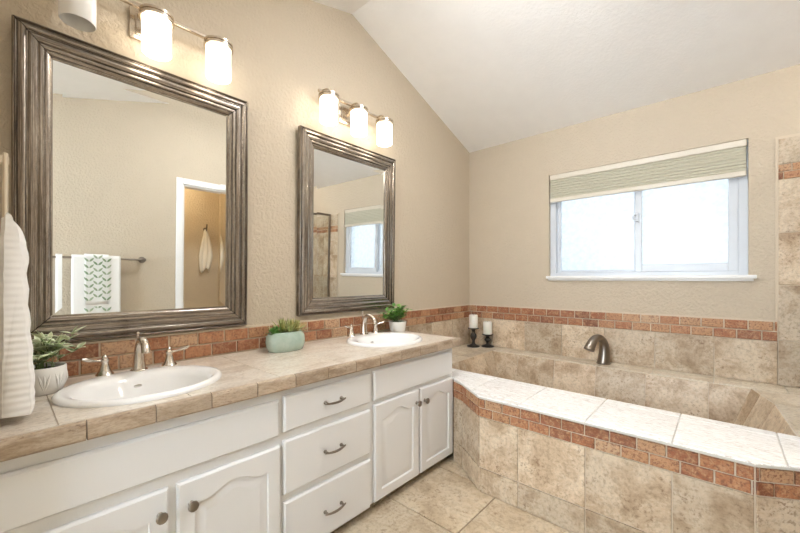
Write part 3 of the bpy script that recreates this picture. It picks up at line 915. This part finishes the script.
# ------------------------------------------------------------------ VANITY LIGHTS
def vanity_light(yc, dy, label, off=()):
    xs, zt = 0.135, 2.352
    t = thing('vanity_light', label, 'wall light', (0.0, yc, 2.30))
    bm = new_bm(); box(bm, (0.001, yc-0.074, 2.300), (0.018, yc+0.074, 2.440), 0.006, seg=2); box(bm, (0.018, yc-0.054, 2.318), (0.026, yc+0.054, 2.422), 0.004)
    obj('backplate', bm, 'fixture_metal', t, smooth=30)
    bm = new_bm(); box(bm, (0.055, yc-dy-0.030, 2.412), (0.075, yc+dy+0.045, 2.430), 0.003)
    tube(bm, bez((0.02, yc, 2.37), (0.05, yc, 2.37), (0.06, yc, 2.39), (0.065, yc, 2.415)), 0.012, 10)
    obj('bar', bm, 'fixture_metal', t, smooth=40)
    for k in (-1, 0, 1):
        y = yc+k*dy
        bm = new_bm()
        tube(bm, bez((0.065, y, 2.421), (0.09, y, 2.425), (xs, y, 2.425), (xs, y, 2.385)), 0.0085, 10)
        lathe(bm, [(0.020, 0.040), (0.024, 0.034), (0.050, 0.031), (0.058, 0.027), (0.0645, 0.024), (0.0645, 0.014), (0.060, 0.013), (0.060, 0.008), (0.0655, 0.007), (0.0655, -0.004), (0.0585, -0.006), (0.0585, 0.016), (0.02, 0.022)], (xs, y, zt), 32)
        arm = obj('arm', bm, 'fixture_metal', t, smooth=35)
        bm = new_bm()
        pr = [(0.030, 0.010), (0.050, 0.010), (0.0545, 0.004), (0.055, -0.010), (0.055, -0.145), (0.0525, -0.148), (0.0510, -0.144), (0.0510, 0.000), (0.030, 0.004)]
        lathe(bm, pr, (xs, y, zt), 40, caps=False)
        o = obj('shade', bm, 'shade_off' if k in off else 'shade_lit', t, smooth=40)
        part_label(o, 'unlit white opal glass shade' if k in off else 'glowing white opal glass shade')
vanity_light(-2.828, 0.259, 'three-shade nickel wall light above the large left mirror, one shade unlit', (-1,))
vanity_light(-1.655, 0.249, 'three-shade nickel wall light above the right mirror, all lit')

# ------------------------------------------------------------------ WINDOW BLIND
bl = thing('window_blind', 'cream cellular blind pulled up at the top of the bath window', 'blind', (1.457, 0.01, 2.10))
bm = new_bm(); box(bm, (WX0+0.008, -0.004, 2.098), (WX1-0.008, 0.032, 2.142), 0.004); obj('headrail', bm, 'blind_rail', bl)
bm = new_bm()
zz = [1.935+(2.098-1.935)*i/16 for i in range(17)]
pf = [(0.000 if i % 2 else 0.006, z) for i, z in enumerate(zz)]+[(0.026 if i % 2 else 0.020, z) for i, z in reversed(list(enumerate(zz)))]
prism(bm, pf, 'x', WX0+0.012, WX1-0.012); obj('fabric', bm, 'blind', bl)
bm = new_bm(); box(bm, (WX0+0.010, -0.002, 1.902), (WX1-0.010, 0.028, 1.935), 0.004); obj('bottom_rail', bm, 'blind_rail', bl)

# ------------------------------------------------------------------ PLANTS
def leaf(bm, base, d, up, L, Wd, droop=0.3, fold=0.25, tone=None, segs=4, mi=0, tip=0.0):
    d = Vector(d).normalized(); s = d.cross(Vector(up))
    if s.length < 1e-4: s = d.orthogonal()
    s.normalize(); n = s.cross(d).normalized()
    tone = random.random() if tone is None else tone
    Lc = bm.loops.layers.float_color['rnd']
    rows = []
    for i in range(segs+1):
        t = i/segs
        w = Wd*math.sin(PI*min(0.98, 0.08+0.90*t))**0.8*(1-0.25*t) if i < segs else Wd*0.06
        c = Vector(base)+d*(L*t)-n*(droop*L*t*t)
        rows.append([(bm.verts.new(c-s*w/2+n*fold*w/2), 1.0), (bm.verts.new(c), 0.0), (bm.verts.new(c+s*w/2+n*fold*w/2), 1.0)])
    for a, b in zip(rows, rows[1:]):
        for k in range(2):
            q = (a[k], a[k+1], b[k+1], b[k])
            f = bm.faces.new([v for v, _ in q]); f.material_index = mi; f.smooth = True
            for l, (_, e) in zip(f.loops, q): l[Lc] = (tone, e, random.random(), 1)

def dirv(az, el): return Vector((math.cos(az)*math.cos(el), math.sin(az)*math.cos(el), math.sin(el)))

# (1) variegated plant in a relief pot beside the near sink
p1 = (0.198, -3.186, CT)
t = thing('potted_plant', 'pale variegated leafy plant in a white relief pot beside the near sink', 'plant', p1)
bm = new_bm()
lathe(bm, [(0.046, 0), (0.051, 0.003), (0.060, 0.034), (0.063, 0.066), (0.062, 0.092), (0.060, 0.094), (0.057, 0.092), (0.057, 0.080), (0.01, 0.078)], p1, 40)
for k in range(9):
    a = 2*PI*k/9
    for s in (-1, 0, 1):
        pts = [(p1[0]+(0.0615*math.cos(a+s*0.24*i/5)*(0.84+0.17*min(1, i/3))), p1[1]+(0.0615*math.sin(a+s*0.24*i/5)*(0.84+0.17*min(1, i/3))), p1[2]+0.012+0.012*i) for i in range(6)]
        tube(bm, pts, [0.0015, 0.0035, 0.004, 0.004, 0.003, 0.001], 6)
obj('pot', bm, 'pot_white', t, smooth=50)
bm = new_bm(); lathe(bm, [(0.056, 0.074), (0.053, 0.082), (0.02, 0.085)], p1, 24); obj('soil', bm, 'soil', t, smooth=60)
bs, bf = new_bm(), new_bm()
random.seed(11)
for i in range(25):
    az = random.uniform(0, 2*PI); el = random.uniform(0.35, 1.35); ln = random.uniform(0.085, 0.172)*(0.80+0.25*math.cos(el))
    if math.cos(az) < -0.3: ln *= 0.75
    b0 = Vector(p1)+Vector((random.uniform(-0.03, 0.03), random.uniform(-0.03, 0.03), 0.082))
    d = dirv(az, el); e = b0+d*ln
    pts = bez(b0, b0+Vector((0, 0, ln*0.35)), e-d*ln*0.3, e, 5); tube(bs, pts, 0.0014, 5)
    for q in (2, 4, 5):
        P = pts[q]
        for s in range(3 if q > 2 else 2):
            a2 = az+s*2.1+q*0.9+random.uniform(-0.3, 0.3)
            leaf(bf, P, dirv(a2, random.uniform(0.05, 0.7)), Z, random.uniform(0.034, 0.050), random.uniform(0.023, 0.031), 0.15, 0.22)
    leaf(bf, e, dirv(az, min(1.3, el+0.2)), Z, 0.034, 0.017, 0.2, 0.3)
obj('stems', bs, 'stem', t); obj('foliage', bf, 'leaf_pale', t)

# (2) succulents in an oval celadon planter between the sinks
p2 = (0.150, -2.213, CT)
t = thing('succulent_planter', 'oval celadon green planter of mixed succulents between the sinks', 'plant', p2)
bm = new_bm()
lathe(bm, [(0.80, 0), (0.88, 0.003), (0.97, 0.030), (1.0, 0.055), (0.96, 0.085), (0.84, 0.104), (0.80, 0.107), (0.76, 0.104), (0.78, 0.094), (0.1, 0.092)], p2, 48, 0.066, 0.112, squ=2.5)
obj('pot', bm, 'celadon', t, smooth=60)
bm = new_bm(); lathe(bm, [(0.77, 0.088), (0.74, 0.098), (0.1, 0.099)], p2, 32, 0.066, 0.112, squ=2.5); obj('soil', bm, 'soil', t, smooth=60)
bf = new_bm(); random.seed(5)
def rosette(bm, c, n, L, W, el0, el1, mi=0, lo=0.0, hi=1.0):
    for i in range(n):
        q = i/max(1, n-1); az = i*2.399+c[0]*50
        leaf(bm, Vector(c)+Vector((0, 0, 0.004*q)), dirv(az, el0+(el1-el0)*q+random.uniform(-0.08, 0.08)), Z, 1.25*L*(1-0.25*q), 1.15*W, -0.12, 0.5, random.uniform(lo, hi), 4, mi)
for (dx, dy, n, L, W, mi, lo, hi) in ((0.005, -0.060, 20, 0.045, 0.020, 1, 0.2, 1), (0.020, -0.085, 14, 0.040, 0.018, 1, 0.1, 0.8), (-0.01, -0.015, 24, 0.085, 0.014, 0, 0.2, 0.7), (0.01, 0.030, 26, 0.082, 0.013, 0, 0.3, 0.9), (-0.005, 0.068, 22, 0.070, 0.016, 0, 0.5, 1.0), (0.030, 0.005, 16, 0.055, 0.014, 0, 0.0, 0.5), (0.025, 0.06, 16, 0.05, 0.014, 0, 0.6, 1.0)):
    rosette(bf, (p2[0]+dx, p2[1]+dy, p2[2]+0.096), n, L, W, 0.15, 1.35, mi, lo, hi)
obj('foliage', bf, ['succulent', 'succulent_green'], t)

# (3) green plant in a white pot behind the far sink
p3 = (0.140, -1.270, CT)
t = thing('potted_plant', 'small bright green leafy plant in a plain white pot past the far sink', 'plant', p3)
bm = new_bm()
lathe(bm, [(0.050, 0), (0.053, 0.002), (0.060, 0.030), (0.067, 0.078), (0.067, 0.081), (0.062, 0.081), (0.060, 0.068), (0.01, 0.066)], p3, 36)
obj('pot', bm, 'pot_white', t, smooth=50)
bm = new_bm(); lathe(bm, [(0.061, 0.062), (0.056, 0.072), (0.02, 0.075)], p3, 24); obj('soil', bm, 'soil', t, smooth=60)
bs, bf = new_bm(), new_bm(); random.seed(21)
for i in range(36):
    az = random.uniform(0, 2*PI); el = random.uniform(0.30, 1.40); ln = random.uniform(0.08, 0.165)*(0.85+0.2*math.cos(el))
    if math.cos(az) < -0.4: ln *= 0.7
    b0 = Vector(p3)+Vector((random.uniform(-0.03, 0.03), random.uniform(-0.03, 0.03), 0.072))
    d = dirv(az, el); e = b0+d*ln
    pts = bez(b0, b0+Vector((0, 0, ln*0.35)), e-d*ln*0.3, e, 4); tube(bs, pts, 0.0013, 5)
    for q in (2, 3, 4):
        for s in range(3):
            leaf(bf, pts[q], dirv(az+s*2.1+q+random.uniform(-0.4, 0.4), random.uniform(0.0, 0.8)), Z, random.uniform(0.032, 0.050), random.uniform(0.020, 0.030), 0.3, 0.22)
obj('stems', bs, 'stem', t); obj('foliage', bf, 'leaf_green', t)

# ------------------------------------------------------------------ CANDLES on the tub's left ledge
def candle_set(x, y, hh, ch, lab_h, lab_c):
    z = 0.552
    k = hh/0.187
    t = thing('candle_holder', lab_h, 'candle holder', (x, y, z), group=None)
    bm = new_bm()
    foot = [(0.060, 0), (0.063, 0.004), (0.060, 0.009), (0.040, 0.016), (0.022, 0.024)]
    stem = [(0.016, 0.034), (0.014, 0.055), (0.019, 0.068), (0.030, 0.086), (0.033, 0.104), (0.028, 0.118), (0.017, 0.132), (0.015, 0.146), (0.018, 0.158)]
    lathe(bm, foot+[(r, 0.024+(q-0.024)*(hh-0.024-0.022)/(0.158-0.024)) for r, q in stem], (x, y, z), 28)
    obj('stand', bm, 'black_iron', t, smooth=60)
    bm = new_bm(); lathe(bm, [(0.018, hh-0.022), (0.034, hh-0.012), (0.054, hh-0.008), (0.056, hh-0.003), (0.053, hh), (0.02, hh)], (x, y, z), 28); obj('tray', bm, 'black_iron', t, smooth=50)
    c = thing('candle', lab_c, 'candle', (x, y, z+hh))
    bm = new_bm(); lathe(bm, [(0.041, 0), (0.043, 0.003), (0.043, ch-0.005), (0.039, ch), (0.030, ch-0.002), (0.01, ch-0.005)], (x, y, z+hh), 28); obj('wax', bm, 'wax', c, smooth=50)
    bm = new_bm(); tube(bm, [(x, y, z+hh+ch-0.006), (x+0.001, y, z+hh+ch+0.004), (x+0.003, y, z+hh+ch+0.010)], 0.0012, 6); obj('wick', bm, 'wick', c)
candle_set(0.135, -0.150, 0.185, 0.128, 'taller black turned candle holder on the tub ledge, left of the pair', 'ivory pillar candle on the taller black holder')
candle_set(0.246, -0.066, 0.125, 0.122, 'shorter black turned candle holder on the tub ledge, nearer the tub spout', 'ivory pillar candle on the shorter black holder')

# ------------------------------------------------------------------ TOWEL RING with hand towel, on the return wall
t = thing('towel_ring', 'nickel towel ring on the side wall at the left edge', 'towel ring', (0.45, YN, 1.555))
ry = -3.277
bm = new_bm()
lathe_y = lambda prof, c, n=18: [bm.faces.new(f) for f in ()]
for k in range(1): box(bm, (0.425, YN, 1.530), (0.475, YN+0.010, 1.580), 0.004)
box(bm, (0.438, YN+0.010, 1.548), (0.462, ry+0.008, 1.572), 0.004)
obj('bracket', bm, 'nickel_warm', t)
bm = new_bm()
r = 0.0055
tube(bm, [(0.375, ry, 1.560), (0.525, ry, 1.560)], r, 10); tube(bm, [(0.375, ry, 1.562), (0.375, ry, 1.388)], r, 10)
tube(bm, [(0.525, ry, 1.562), (0.525, ry, 1.388)], r, 10); tube(bm, [(0.375, ry, 1.390), (0.525, ry, 1.390)], r, 10)
obj('ring', bm, 'nickel_warm', t, smooth=50)

def drape(prof, x0, x1, n, wave, amp, flip=False, thick=0.006, taper=None):
    """a cloth: profile (y,z) swept along x with soft folds; thickness from two skins"""
    bm = new_bm()
    grid = []
    for i in range(n+1):
        s = i/n
        row = []
        for j, (y, z) in enumerate(prof):
            fade = min(1.0, abs(j-len(prof)*0.5)/(len(prof)*0.5)+0.15)
            w = taper(j/(len(prof)-1)) if taper else 1.0
            xx = (x0+x1)/2+(s-0.5)*(x1-x0)*w
            dy = amp*fade*(math.sin(wave*s*2*PI+0.6)+0.4*math.sin(wave*2.3*s*2*PI+j*0.05))
            row.append(bm.verts.new((xx, y+dy, z+0.004*math.sin(7*s+y*3))))
        grid.append(row)
    for a, b in zip(grid, grid[1:]):
        for j in range(len(prof)-1): bm.faces.new((a[j], b[j], b[j+1], a[j+1]))
    for f in bm.faces: f.smooth = True
    return bm
def solid(o, th, off=0.0):
    m = o.modifiers.new('thick', 'SOLIDIFY'); m.thickness = th; m.offset = off
    return o
# seen edge-on: a thick folded pad over the ring's lower bar
LEFTP = [(-3.283, 1.392), (-3.288, 1.33), (-3.290, 1.20), (-3.291, 1.05), (-3.293, 0.92), (-3.294, 0.846)]
RIGHTP = [(-3.226, 0.842), (-3.219, 0.875), (-3.222, 0.95), (-3.228, 1.05), (-3.234, 1.15), (-3.237, 1.24), (-3.235, 1.30), (-3.238, 1.33), (-3.252, 1.368), (-3.266, 1.395), (-3.277, 1.403)]
def subdiv(P, k):
    out = []
    for (a, b) in zip(P, P[1:]):
        for i in range(k): out.append((a[0]+(b[0]-a[0])*i/k, a[1]+(b[1]-a[1])*i/k))
    return out+[P[-1]]
ring_pts = subdiv(LEFTP, 4)+subdiv(RIGHTP, 4)
bm = new_bm(); grid = []
NX = 18
for i in range(NX+1):
    q = i/NX; row = []
    for j, (y, z) in enumerate(ring_pts):
        edge = 1.0-0.35*(abs(2*q-1)**6)
        wv = 0.0030*math.sin(q*9+z*6)+0.0020*math.sin(z*75)
        yy = -3.262+(y+3.262)*edge+wv*(1 if y > -3.262 else 0.3)
        row.append(bm.verts.new((0.375+0.160*q+0.003*math.sin(z*9), yy, z+0.004*math.sin(q*6))))
    grid.append(row)
n = len(ring_pts)
for A, B in zip(grid, grid[1:]):
    for j in range(n): bm.faces.new((A[j], A[(j+1) % n], B[(j+1) % n], B[j]))
bm.faces.new(grid[0]); bm.faces.new(grid[-1][::-1])
o = obj('hand_towel', bm, 'towel_waffle', smooth=60)
tag(o, 'white waffle hand towel hanging from the ring at the left edge', 'towel')

# ------------------------------------------------------------------ OPPOSITE WALL (seen in the left mirror): towel bar, towels
t = thing('towel_bar', 'pewter towel bar on the opposite wall, seen in the left mirror', 'towel bar', (XR, -2.72, 1.345))
bm = new_bm()
bx_ = XR-0.075
tube(bm, [(bx_, -3.13, 1.345), (bx_, -2.325, 1.345)], 0.0095, 12)
obj('bar', bm, 'bronze', t, smooth=50)
for y in (-3.12, -2.345):
    bm = new_bm()
    lathe_x(bm, [(0.030, -0.001), (0.031, -0.008), (0.022, -0.014), (0.013, -0.024), (0.012, -0.066), (0.019, -0.070), (0.020, -0.082), (0.012, -0.090)], (XR, y, 1.345), 18)
    obj('bracket', bm, 'bronze', t, smooth=50)
def bar_towel(y0, y1, zb_front, zb_back, r, amp, seed):
    bm = new_bm(); n = 24
    prof = [(r, zb_back-1.345)]+[(r, q) for q in (-0.25, -0.12, -0.04)]+[(r*math.cos(a), r*math.sin(a)) for a in [i*PI/8 for i in range(9)]]
    k0 = len(prof)
    prof += [(-r, q*(zb_front-1.345)) for q in (0.05, 0.12, 0.2, 0.3, 0.4, 0.5, 0.6, 0.7, 0.8, 0.9, 1.0)]
    grid = []
    for i in range(n+1):
        s = i/n; row = []
        for j, (dx, dz) in enumerate(prof):
            am = amp*max(0, (j-k0)/11.0)
            row.append(bm.verts.new((bx_+dx-am*(1.0+math.sin(s*9+seed)), y0+(y1-y0)*s, 1.345+dz+0.003*math.sin(s*8+seed)*(j > k0))))
        grid.append(row)
    for a, b in zip(grid, grid[1:]):
        for j in range(len(prof)-1): bm.faces.new((a[j], b[j], b[j+1], a[j+1]))
    for f in bm.faces: f.smooth = True
    return bm
o = obj('bath_towel', bar_towel(-2.870, -2.530, 0.78, 0.82, 0.020, 0.004, 1.0), 'towel_white'); solid(o, 0.014)
tag(o, 'large white bath towel folded over the pewter bar, seen in the left mirror', 'towel')
o = obj('hand_towel', bar_towel(-2.785, -2.615, 0.93, 1.05, 0.034, 0.003, 2.0), 'towel_white'); solid(o, 0.006)
tag(o, 'small towel with a sage green leaf print laid over the white bath towel', 'towel')
hand = o
bm = new_bm(); random.seed(3)
for c in range(3):
    yb = -2.765+c*0.062+0.006
    for q in range(7):
        z = 0.965+q*0.058+(c % 2)*0.028
        for s in (-1, 1):
            if z > 1.345: continue
            x = bx_-0.0415-0.006
            y = yb+0.0035*s
            leaf(bm, (x, y, z), Vector((0, s*0.75, 0.85)), (-1, 0, 0), 0.046, 0.019, 0.0, 0.0, None, 4)
obj('leaf_print', bm, 'leaf_print', hand)

# hook and hanging towel in the small room
HX, HY, HZ = 3.10, -1.500, 1.780
t = thing('robe_hook', 'small dark bronze hook on the small room wall, seen in the left mirror', 'hook', (HX, HY, HZ))
bm = new_bm()
lathe_x(bm, [(0.022, -0.001), (0.022, -0.008), (0.010, -0.012), (0.008, -0.03)], (HX, HY, HZ), 16)
obj('base', bm, 'dark_bronze', t, smooth=50)
bm = new_bm()
tube(bm, bez((HX-0.02, HY, HZ), (HX-0.05, HY, HZ-0.01), (HX-0.07, HY, HZ+0.01), (HX-0.065, HY, HZ+0.06)), [0.009]*12+[0.011], 10)
tube(bm, bez((HX-0.02, HY, HZ), (HX-0.035, HY, HZ-0.03), (HX-0.06, HY, HZ-0.03), (HX-0.06, HY, HZ-0.002)), 0.007, 10)
obj('hook_arm', bm, 'dark_bronze', t, smooth=50)
bm = new_bm(); n = 22; m = 16; grid = []
for i in range(n+1):
    s = i/n; row = []
    for j in range(m+1):
        v = j/m
        wd = 0.012+0.105*v**0.75
        if v > 0.62: wd *= 1-0.55*(v-0.62)/0.38
        zb = -0.53*v-(0.06*math.sin(s*PI*2.0+0.7)*max(0, v-0.45))
        row.append(bm.verts.new((HX-0.030-0.018*math.sin(s*PI)*(1-0.4*v)-0.012*math.sin(s*17)*v, HY+(s-0.5)*2*wd+0.010*math.sin(v*4), HZ-0.005+zb)))
    grid.append(row)
for a, b in zip(grid, grid[1:]):
    for j in range(m): bm.faces.new((a[j], b[j], b[j+1], a[j+1]))
for f in bm.faces: f.smooth = True
o = obj('hand_towel', bm, 'towel_cream'); solid(o, 0.008)
tag(o, 'cream towel gathered on the dark hook in the small room, seen in the left mirror', 'towel')

# unseen ceiling lamps: small room; shower stall and vault ridge ones added for fill
def dome(name, strength, col):
    q = NT(name); q.set(Base_Color=(0.9, 0.87, 0.82, 1)); q.bsdf.inputs['Emission Color'].default_value = (*col, 1); q.bsdf.inputs['Emission Strength'].default_value = strength
    M[name] = q.m
dome('warm_dome', 26, (1.0, 0.82, 0.56)); dome('shower_fill_dome', 42, (1.0, 0.95, 0.87)); dome('room_fill_dome', 46, (0.97, 0.98, 1.0))
def unseen_ceiling_lamp(x, y, z, r, mat, label):
    t = thing('unseen_ceiling_lamp', label, 'ceiling lamp', (x, y, z))
    bm = new_bm(); lathe(bm, [(r, 0.02), (r*1.04, -0.02), (r, -0.03)], (x, y, z), 32); obj('base', bm, 'fixture_metal', t, smooth=40)
    bm = new_bm(); lathe(bm, [(r*0.96, -0.03), (r*0.88, -0.06), (r*0.55, -0.085), (r*0.08, -0.095)], (x, y, z), 32); obj('dome', bm, mat, t, smooth=60)
unseen_ceiling_lamp(2.80, -1.95, 2.5, 0.13, 'warm_dome', 'round warm ceiling lamp in the small room behind the doorway')
unseen_ceiling_lamp(2.95, -0.65, 2.765, 0.12, 'shower_fill_dome', 'added round fill lamp above the shower stall, unseen')
unseen_ceiling_lamp(1.30, -1.75, 3.055, 0.22, 'room_fill_dome', 'added wide round fill lamp at the ridge of the vaulted ceiling, unseen')
